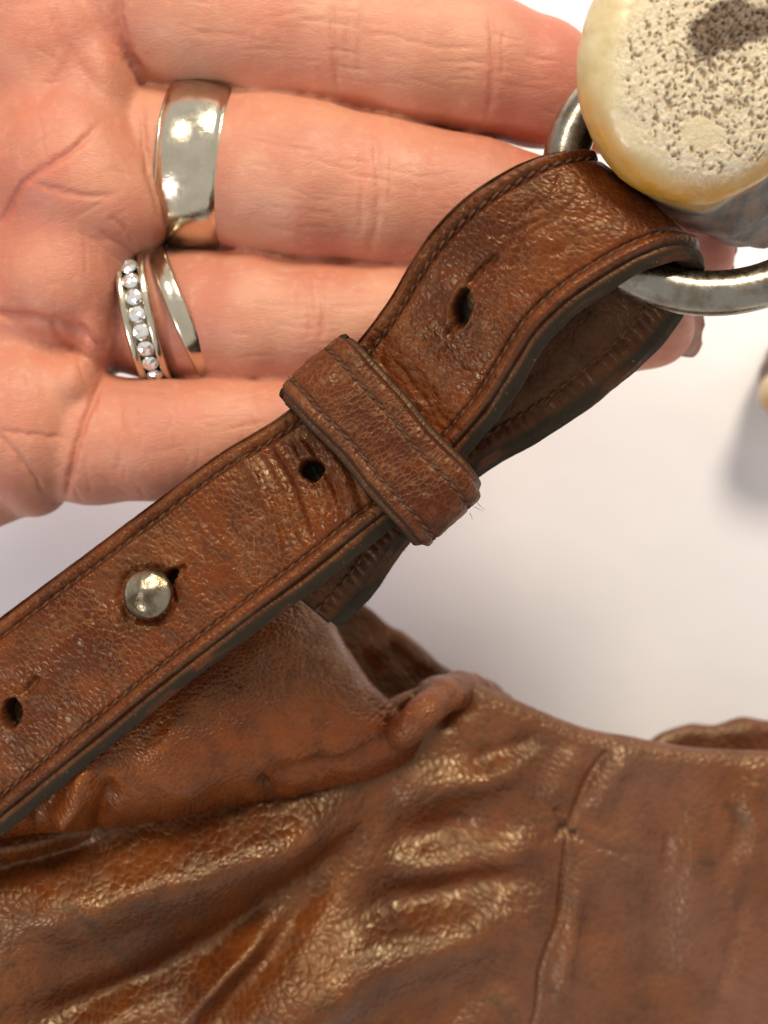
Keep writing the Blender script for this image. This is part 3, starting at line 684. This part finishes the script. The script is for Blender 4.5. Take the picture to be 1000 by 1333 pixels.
def fibres(spots, parent):
    V, F = [], []
    for (x, y, z, a, ln) in spots:
        p = P(x, y, z); d = np.array((math.cos(a), -math.sin(a), random.uniform(-.3, .3))); bend = np.array((random.uniform(-.5, .5), random.uniform(-.5, .5), random.uniform(-.4, .4))); b0 = len(V)
        for i in range(6):
            t = i/5; q = p+d*ln*t+bend*ln*t*t*.6; r = .045*(1-.6*t)
            for k in range(4): V.append(q+r*np.array((math.cos(k*1.571), math.sin(k*1.571), math.sin(k*1.571+.8))))
        for i in range(5):
            for k in range(4): F.append((b0+i*4+k, b0+i*4+(k+1) % 4, b0+i*4+4+(k+1) % 4, b0+i*4+4+k))
    return tag(mesh('loose_fibre', np.array(V), F, M_THREAD, parent), kind='stuff')
fibres([(622, 655, 93, .9, 1.5), (618, 660, 92, .4, 1.0), (612, 668, 92, 1.2, .7), (527, 712, 92, 1.7, .8)], keeper)
fibres([(440+k*4+random.uniform(-2, 2), 817-k*4.6, 86+random.uniform(0, 2), random.uniform(.3, 1.6), random.uniform(.4, 1.1)) for k in range(16)], strap)

# stud through the slit
si = int(np.argmin(np.linalg.norm(PX((LL+RR)/2)[:300]-np.array((200, 778)), axis=1))); sn = NN[si]; sc_ = P(191, 773, 0); zc = (LL[si, 2]+RR[si, 2])/2
sc_ = P(191, 773, zc+2.2)
prof = [(0, -3.0), (1.5, -3.0), (1.5, .2), (2.2, .25), (3.0, .40), (3.34, .8), (3.34, 1.3), (3.1, 1.8), (2.5, 2.25), (1.7, 2.58), (.8, 2.75), (0, 2.8)]
pr = spline(prof, 40); pr[:, 0] = np.maximum(pr[:, 0], 0); a_, e1, e2 = frame_from(sn); e1, e2 = (A[si], np.cross(sn, A[si]))
V = []
for i in range(64):
    t = 2*math.pi*i/64; r = math.cos(t)*e1*1.0+math.sin(t)*e2*1.03
    V.append((sc_-sn*1.6)+pr[:, :1]*r+pr[:, 1:]*sn)
V = np.array(V).reshape(-1, 3); V += sn*(.28*noise(V, 2.6, 5, 2))[:, None]
mesh('stud', V, gridfaces(64, 40, True), M_STUD, strap)

# ------------------------------------------------------------------ metal ring
nr, nt_ = 220, 32; V = []
for i in range(nr):
    t = 2*math.pi*i/nr
    c0 = P(925+190*math.cos(t), 226+156*math.sin(t), 101.0-1.5*math.sin(t)*0)
    t2 = t+.001; c1 = P(925+190*math.cos(t2), 226+156*math.sin(t2), 101.0); tg = c1-c0; tg /= np.linalg.norm(tg); out = np.cross(tg, (0, 0, 1))
    for j in range(nt_):
        an = 2*math.pi*j/nt_; V.append(c0+2.95*(math.cos(an)*out+math.sin(an)*np.array((0, 0, 1))))
V = np.array(V); rc = P(925, 226, 98)
tag(mesh('metal_ring', V, gridfaces(nr, nt_, True, True), M_NICKEL, origin=rc), 'thick worn nickel ring joining the strap to the horn handle', 'ring')

# ------------------------------------------------------------------ horn handles
def horn(center_px, zt, rx, ry, axis_px, depth, label, fine=True, seed=1):
    """rounded porous end facing up, then a dark shaft leading down and away"""
    nu, nv = (420, 300) if fine else (96, 60)
    base = P(center_px[0], center_px[1], zt-20); root = empty('horn_handle', (base[0]+4, base[1]-6, zt-34))
    tag(root, label, 'handle', 'horn handles of the bag')
    th = np.linspace(0, 2*np.pi, nu, endpoint=False); f = np.linspace(0, 1, nv)
    s = float(S(zt-8)); c0 = P(*center_px, zt-8)
    # dome: f 0 = middle of the end face, 1 = widest girth and a little past it
    ang = f*np.pi*.60; rad = np.sin(np.minimum(ang, np.pi/2))**.72*np.where(ang > np.pi/2, np.cos((ang-np.pi/2)*.9), 1); hz = np.sign(np.cos(ang))*np.abs(np.cos(ang))**.85*7.0
    X = np.cos(th)[:, None]*rad[None]*rx*s; Y = np.sin(th)[:, None]*rad[None]*ry*s; Z = np.broadcast_to(hz[None], X.shape)
    Y2 = Y-.05*Z*0; tilt = .10
    g = np.stack((c0[0]+X, c0[1]+Y2, c0[2]+Z+Y*tilt-.04*X), -1)
    g = g+vnormals(g)*(.25*noise(g, 6, seed, 2)+.05*noise(g, 1.5, seed+1, 2))[..., None]*(1 if fine else .5)
    pxl = np.stack((X/s/rx, -Y/s/ry), -1); rn = np.hypot(pxl[..., 0]-.10, pxl[..., 1]-.10)+.07*noise(pxl, .35, seed+2, 3)
    bone = sstep(.93, .74, rn); amber = sstep(.80, .98, np.hypot(pxl[..., 0], pxl[..., 1]))*sstep(.25, .80, pxl[..., 1]+.35*np.abs(pxl[..., 0]))
    q = pxl-np.array((.20, -.20)); ca, sa = math.cos(-.35), math.sin(-.35); q = np.stack((q[..., 0]*ca+q[..., 1]*sa, -q[..., 0]*sa+q[..., 1]*ca), -1)
    stain = sstep(1.10, .84, np.hypot(q[..., 0]/.40, q[..., 1]/.18)+.25*noise(pxl, .12, seed+3, 3)); stain = np.clip(stain, 0, 1)
    pitv = np.zeros(X.shape)
    if fine:
        rr = np.random.default_rng(3); fl = (pxl+.016*np.stack((noise(pxl, .035, 5, 2), noise(pxl, .035, 6, 2)), -1)).reshape(-1, 2); pv = np.zeros(len(fl)); asp = np.array((rx, ry))
        patch = np.array((-.03, .56))
        for k in range(1000):
            p0 = np.array((rr.normal(0.05, .42), rr.normal(.14, .40))); r_ = abs(rr.normal(0, 1.0))*1.6+1.1
            if np.hypot(*(p0-.08)) > .74 or np.hypot((p0[0]-patch[0])/.15, (p0[1]-patch[1])/.12) < 1.0: continue
            if k > 190: r_ = min(r_, 2.2)
            el = rr.uniform(.6, 1.3)
            dd = np.abs(fl-p0)*asp; m = (dd[:, 0] < r_*1.5) & (dd[:, 1] < r_*1.5)
            pv[m] = np.maximum(pv[m], sstep(1.15, .55, np.hypot(dd[m, 0], dd[m, 1]*el)/r_)*min(1, r_/2.4))
        pitv = pv.reshape(X.shape); flat = sstep(1.15, .9, np.hypot((pxl[..., 0]-patch[0])/.15, (pxl[..., 1]-patch[1])/.12)+.2*noise(pxl, .07, 9, 2))
        g = g+vnormals(g)*((.08*flat-.09*noise(pxl, .03, 77, 2)*bone*(1-flat))*1.0)[..., None]-np.array((0, 0, 1))*(pitv*.45)[..., None]
        bone = bone*(1-.35*flat)
    z0 = np.zeros(X.size)
    F = gridfaces(nu, nv, True)
    mesh('porous_end', g.reshape(-1, 3), F, M_HORN, root, attrs={'bone': bone.ravel(), 'stain': stain.ravel(), 'amber': amber.ravel(), 'shaft': z0, 'pit': pitv.ravel()})
    # shaft
    ns, nq = 50, 96; rim = g[:, -1][np.linspace(0, nu, nq, endpoint=False).astype(int)]; cen = rim.mean(0); V = []; am = []
    for i in range(ns):
        t = i/(ns-1); o = np.array((axis_px[0]*t, axis_px[1]*t, -depth*t)); sc2 = 1+.05*math.sin(t*3)-.28*t
        ring = cen+o+(rim-cen)*np.array((sc2, sc2, 1-t))
        if i: ring = ring+.5*noise(ring, 5, seed+9, 2)[:, None]*(rim-cen)/12.0
        V.append(ring); am.append(np.full(nq, max(0, 1-t/.10)))
    V.append(np.repeat(V[-1].mean(0)[None], nq, 0)); am.append(np.zeros(nq))
    V = np.array(V).reshape(-1, 3); am = np.array(am).ravel(); z1 = np.zeros(len(V))
    mesh('shaft', V, gridfaces(ns+1, nq, False, True, flip=True), M_HORN, root, attrs={'bone': z1, 'stain': z1, 'amber': am, 'shaft': 1-am*.8, 'pit': z1})
    return root
horn((906, 92), 118, 156, 170, (13, -6.0), 24, 'cream horn handle end with porous bone face above the metal ring')
horn((1074, 512), 22, 86, 44, (2, 10), 12, 'blurred second horn handle end at the right edge', False, 21)

# ------------------------------------------------------------------ handbag
bag = empty('handbag', P(500, 1150, 0)); tag(bag, 'shiny brown leather bag with soft folds under the strap', 'bag')
MARKS = [([(85, 1165), (105, 1180), (122, 1205)], 9), ([(150, 1235), (160, 1248)], 6), ([(338, 1015), (352, 1030)], 7), ([(498, 958), (512, 938)], 6), ([(915, 1118), (925, 1122)], 6), ([(730, 1078), (748, 1084)], 6), ([(950, 1050), (966, 1070)], 6), ([(640, 1305), (660, 1320)], 6), ([(600, 1058), (612, 1062)], 4)]
def scuffs(q):
    w = q+5*np.stack((noise(q, 14, 5, 2), noise(q, 14, 6, 2)), -1); out = np.zeros(q.shape[:-1])
    for pl, sg in MARKS: out = np.maximum(out, groove(w, pl, sg, .5, 0))
    return out
def roll_sheet(ytop, x0, x1, nx, nv, rho, vmax, zfun, foldf, name, back=85, attrs=None, thick=1.3):
    """sheet hanging from a rolled top edge; pixels give the layout, zfun its height in mm"""
    xs = np.linspace(x0, x1, nx); yt = spline(ytop, 400); yt = np.interp(xs, yt[:, 0], yt[:, 1])
    n1 = int(nv*.22); thv = np.linspace(-math.radians(back), math.pi/2, n1)
    vv = np.r_[rho*thv, rho*math.pi/2+np.linspace(0, 1, nv-n1+1)[1:]**1.08*vmax]
    X = np.broadcast_to(xs[:, None], (nx, nv)); Yv = np.where(vv < rho*math.pi/2, rho*(1-np.cos(vv/rho)), rho+vv-rho*math.pi/2); dz = np.where(vv < rho*math.pi/2, rho*(1-np.sin(vv/rho)), 0)*.1
    Y = yt[:, None]+Yv[None]; z = zfun(X, Y)-dz[None]
    g = P(X, Y, z); q = np.stack((X, Y), -1); n_ = vnormals(g); n_ = np.where(n_[..., 2:3].mean() < 0, -n_, n_)
    tc = np.stack((X*.1, np.broadcast_to(vv[None]*.1, X.shape), z*0), -1)
    h = foldf(q, tc); g = g+n_*h[..., None]
    at = {'tc': tc.reshape(-1, 3), 'wear': (attrs(q, tc) if attrs else .3*sstep(.1, .8, noise(tc, 6, 3, 2))).ravel(), 'dye': scuffs(q).ravel(), 'ambient_tint': (sstep(440, 860, q[..., 0])*.85*np.clip(.75+.5*noise(tc, 14, 55, 2), 0, 1)).ravel()}  # last attribute: painted ambient reflection, growing towards the right
    f = gridfaces(nx, nv, flip=True)
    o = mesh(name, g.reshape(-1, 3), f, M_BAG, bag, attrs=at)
    md = o.modifiers.new('thickness', 'SOLIDIFY'); md.thickness = thick*MM; md.offset = -1
    return o
def front_z(X, Y):
    z = 79-.030*X+.000006*X*X
    z = z-.012*(Y-1100)*sstep(300, 900, X)
    out = sstep(1380, 1700, Y); return z*(1-out)+3*out
RID = [  # folds of the front panel: polyline, half width px, height mm
    ([(-60, 1215), (80, 1180), (200, 1145), (330, 1105), (430, 1065), (492, 1012)], 46, 8.0),
    ([(-60, 1350), (100, 1318), (220, 1264), (330, 1196), (420, 1130), (480, 1060), (506, 1000)], 30, -4.6),
    ([(215, 1365), (262, 1300), (305, 1252), (352, 1200), (372, 1178)], 13, 2.4),
    ([(240, 1390), (330, 1275), (400, 1192), (455, 1125)], 18, -2.8),
    ([(440, 1215), (560, 1166), (640, 1142), (700, 1120)], 32, -3.0),
    ([(300, 1410), (400, 1312), (500, 1244), (620, 1206), (735, 1160)], 46, 5.4),
    ([(490, 1138), (560, 1136), (625, 1126), (690, 1100), (728, 1080)], 24, 2.6),
    ([(480, 1095), (560, 1085), (640, 1062)], 24, -2.0),
    ([(495, 1045), (570, 1020), (640, 1005), (705, 972)], 26, 2.8),
    ([(590, 1000), (650, 980), (716, 956)], 14, -1.6),
    ([(542, 968), (548, 935), (566, 908), (606, 890)], 20, 1.5),
    ([(520, 960), (534, 922), (556, 893)], 9, -2.4),
    ([(575, 958), (585, 932), (625, 908)], 12, -2.4),
    ([(792, 975), (772, 1010), (748, 1062), (741, 1082)], 6, -.7), ([(820, 970), (800, 1010), (768, 1065)], 17, 1.6), ([(760, 970), (735, 1010), (715, 1055)], 22, 1.3),
    ([(741, 1082), (735, 1120), (724, 1190), (706, 1265), (690, 1345)], 2.8, -.8), ([(758, 1100), (752, 1150), (742, 1220), (722, 1345)], 13, 1.5), ([(715, 1110), (705, 1180), (670, 1300)], 26, .9),
    ([(728, 1076), (742, 1082), (754, 1085)], 5, -.9), ([(700, 1092), (735, 1084)], 6, -.4), ([(745, 1084), (790, 1102), (840, 1112)], 5, -.3), ([(742, 1080), (722, 1050)], 5, -.6),
    ([(865, 985), (872, 1080), (850, 1200), (835, 1340)], 40, -1.0), ([(815, 990), (815, 1120), (800, 1340)], 34, 1.3),
    ([(960, 985), (945, 1030), (962, 1075), (930, 1150), (938, 1200)], 12, -.6), ([(985, 985), (985, 1090), (975, 1150)], 20, 1.3), ([(990, 1120), (962, 1200), (945, 1260), (925, 1345)], 11, -.7), ([(910, 1000), (905, 1120), (890, 1340)], 26, 1.1),
    ([(-40, 1145), (40, 1128), (110, 1105), (150, 1092)], 13, -2.4), ([(-40, 1110), (40, 1098), (100, 1080)], 15, 1.6),
    ([(560, 1345), (620, 1290), (690, 1270)], 20, -1.0), ([(60, 1375), (140, 1335), (200, 1300)], 18, 1.2)]
def front_folds(q, tc):
    w = q+3*np.stack((noise(q, 60, 1, 2), noise(q, 60, 2, 2)), -1); h = np.zeros(q.shape[:-1])
    for pl, sg, am in RID: h += groove(w, spline(pl, 20), sg, am, .32 if sg > 7 else .07)
    for k in range(6):
        f = random.random()
        x0, y0 = (random.uniform(-20, 720), random.uniform(1000, 1340)) if f < .7 else (random.uniform(720, 1010), random.uniform(990, 1340))
        a = random.gauss(-.45, .35) if f < .7 else random.gauss(1.5, .4); Ln = random.uniform(30, 110)
        h += groove(w, [(x0, y0), (x0+Ln*math.cos(a), y0+Ln*math.sin(a))], random.uniform(4, 9), random.choice((-.4, .35, -.3, .25)), .35)
    return h+.35*noise(tc, 12, 7, 1)+.05*noise(tc, 2.0, 8, 2)+.16*noise(tc*np.array((1, 1.6, 1)), 3.2, 18, 2)*np.clip(h/3, 0, 1)
YT = [(-220, 1010), (0, 1000), (300, 960), (470, 925), (520, 903), (560, 890), (600, 887), (640, 899), (700, 922), (760, 946), (830, 961), (880, 970), (940, 973), (1000, 975), (1250, 985)]
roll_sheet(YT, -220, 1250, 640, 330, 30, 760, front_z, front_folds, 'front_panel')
YB = [(330, 760), (430, 775), (470, 785), (500, 804), (540, 840), (575, 866), (600, 880), (650, 915), (720, 955), (790, 985), (830, 968), (880, 951), (930, 944), (1000, 941), (1250, 935)]
roll_sheet(YB, 330, 1250, 260, 90, 16, 260, lambda X, Y: np.clip(46-.018*(X-430), 30, 60)-.09*np.maximum(Y-880, 0)*0-.05*np.maximum(Y-1000, 0), lambda q, tc: 1.2*noise(tc, 7, 27, 2)+groove(q, [(470, 850), (520, 830), (560, 880)], 16, 1.2), 'back_panel')

# the side gusset bulging out below the strap (Coons patch, lower and right edges rolled under)
na, nb = 300, 230
Tc = spline([(-220, 1165), (-60, 1065), (60, 975), (160, 900), (250, 832), (340, 765), (398, 722)], na)
Bc = spline([(-220, 1190), (-60, 1118), (30, 1100), (120, 1092), (220, 1077), (330, 1055), (430, 1033), (500, 1014), (542, 992), (560, 962)], na)
Rc = spline([(398, 722), (418, 765), (436, 812), (462, 858), (496, 902), (530, 928), (553, 944), (560, 962)], nb)
Lc = spline([(-220, 1165), (-220, 1190)], nb)
u = np.linspace(0, 1, na)[:, None, None]; v = np.linspace(0, 1, nb)[None, :, None]
Q = (1-v)*Tc[:, None]+v*Bc[:, None]+(1-u)*Lc[None]+u*Rc[None]-((1-u)*(1-v)*Tc[0]+u*(1-v)*Tc[-1]+(1-u)*v*Bc[0]+u*v*Bc[-1])
U, Vv = u[..., 0]*np.ones((na, nb)), v[..., 0]*np.ones((na, nb))
prof_v = np.sqrt(np.clip(1-np.clip((Vv-.30)/.70, 0, 1)**2.0, 0, 1)); prof_u = np.sqrt(np.clip(1-np.clip((U-.55)/.45, 0, 1)**2.2, 0, 1))
Zg = 61.5+3.5*(1-U)+23.5*prof_v*(.25+.75*prof_u)-5.0*np.clip((.30-Vv)/.30, 0, 1)**2+2.0*prof_u-1.0
tcg = np.stack((Q[..., 0]*.1, Q[..., 1]*.1, np.zeros((na, nb))), -1)
hg = .5*noise(tcg, 8, 37, 2)+.12*noise(tcg, 2.2, 38, 2)
qg = Q+6*np.stack((noise(Q, 50, 1, 2), noise(Q, 50, 2, 2)), -1)
for pl, sg, am in [([(60, 1075), (90, 1045), (108, 1015), (128, 985)], 15, 2.4), ([(128, 1085), (130, 1050), (150, 1015)], 13, -1.9), ([(30, 1075), (62, 1050), (85, 1020)], 10, -1.5), ([(195, 950), (230, 985), (250, 1040)], 40, 1.2),
                   ([(330, 1040), (350, 1020), (420, 1000), (520, 960)], 12, -.9), ([(340, 1015), (352, 1030)], 6, -.9), ([(500, 935), (515, 948)], 6, -.9), ([(430, 830), (470, 890), (512, 940)], 7, -.35), ([(420, 800), (440, 850), (488, 915)], 8, .5)]:
    hg += groove(qg, spline(pl, 10), sg, am, .25)
for k in range(26):
    x0, y0 = random.uniform(380, 520), random.uniform(850, 970); a = random.gauss(.75, .25); Ln = random.uniform(30, 70)
    hg -= groove(qg, [(x0, y0), (x0+Ln*math.cos(a), y0+Ln*math.sin(a))], 3.0, random.uniform(.06, .2), .3)
gg = P(Q[..., 0], Q[..., 1], Zg); ng = vnormals(gg); ng = ng if ng[..., 2].mean() > 0 else -ng
edge_fade = sstep(1.0, .93, Vv)*sstep(1.0, .97, U)
gg = gg+ng*(hg*edge_fade)[..., None]
go = mesh('gusset', gg.reshape(-1, 3), gridfaces(na, nb, flip=True), M_GUSSET, bag, attrs={'tc': tcg.reshape(-1, 3), 'wear': (.35*sstep(.2, .8, noise(tcg, 5, 3, 2))).ravel(), 'dye': scuffs(Q).ravel()})
md = go.modifiers.new('thickness', 'SOLIDIFY'); md.thickness = 1.3*MM; md.offset = -1

# the soft rolled lip where the gusset turns into the bag's mouth
lp = spline(np.concatenate((np.array([P(505, 965, 66), P(528, 950, 70.5), P(548, 930, 71.5), P(568, 911, 68.5), P(598, 900, 61), P(635, 912, 53), P(670, 938, 46)]), np.array([[2.0], [2.5], [2.6], [2.7], [3.0], [3.0], [2.0]])), 1), 110)
lt = np.gradient(lp[:, :3], axis=0); lt /= np.linalg.norm(lt, axis=1, keepdims=True); l1 = np.cross(lt, (0, 0, 1.0)); l1 /= np.linalg.norm(l1, axis=1, keepdims=True); l2 = np.cross(l1, lt)
la = np.linspace(0, 2*np.pi, 48, endpoint=False); lg = lp[:, None, :3]+lp[:, None, 3:]*(np.cos(la)[None, :, None]*l1[:, None]+np.sin(la)[None, :, None]*l2[:, None])
ltc = np.stack(np.broadcast_arrays(np.r_[0, np.cumsum(np.linalg.norm(np.diff(lp[:, :3], axis=0), axis=1))][:, None]+50, la[None]*2.8+20, 0), -1)
lg = lg+(lg-lp[:, None, :3])/3*(.35*noise(ltc[..., :1]*np.array((1, 0, 0))+np.stack(np.broadcast_arrays(0, np.cos(la)*2, np.sin(la)*2), -1)[None], 3.0, 66, 2))[..., None]
mesh('rolled_lip', lg.reshape(-1, 3), gridfaces(110, 48, False, True), M_GUSSET, bag, attrs={'tc': ltc.reshape(-1, 3), 'wear': np.zeros(110*48), 'dye': np.zeros(110*48), 'ambient_tint': np.full(110*48, .2)})

for o in bpy.data.objects:
    if '_o' in o: del o['_o']
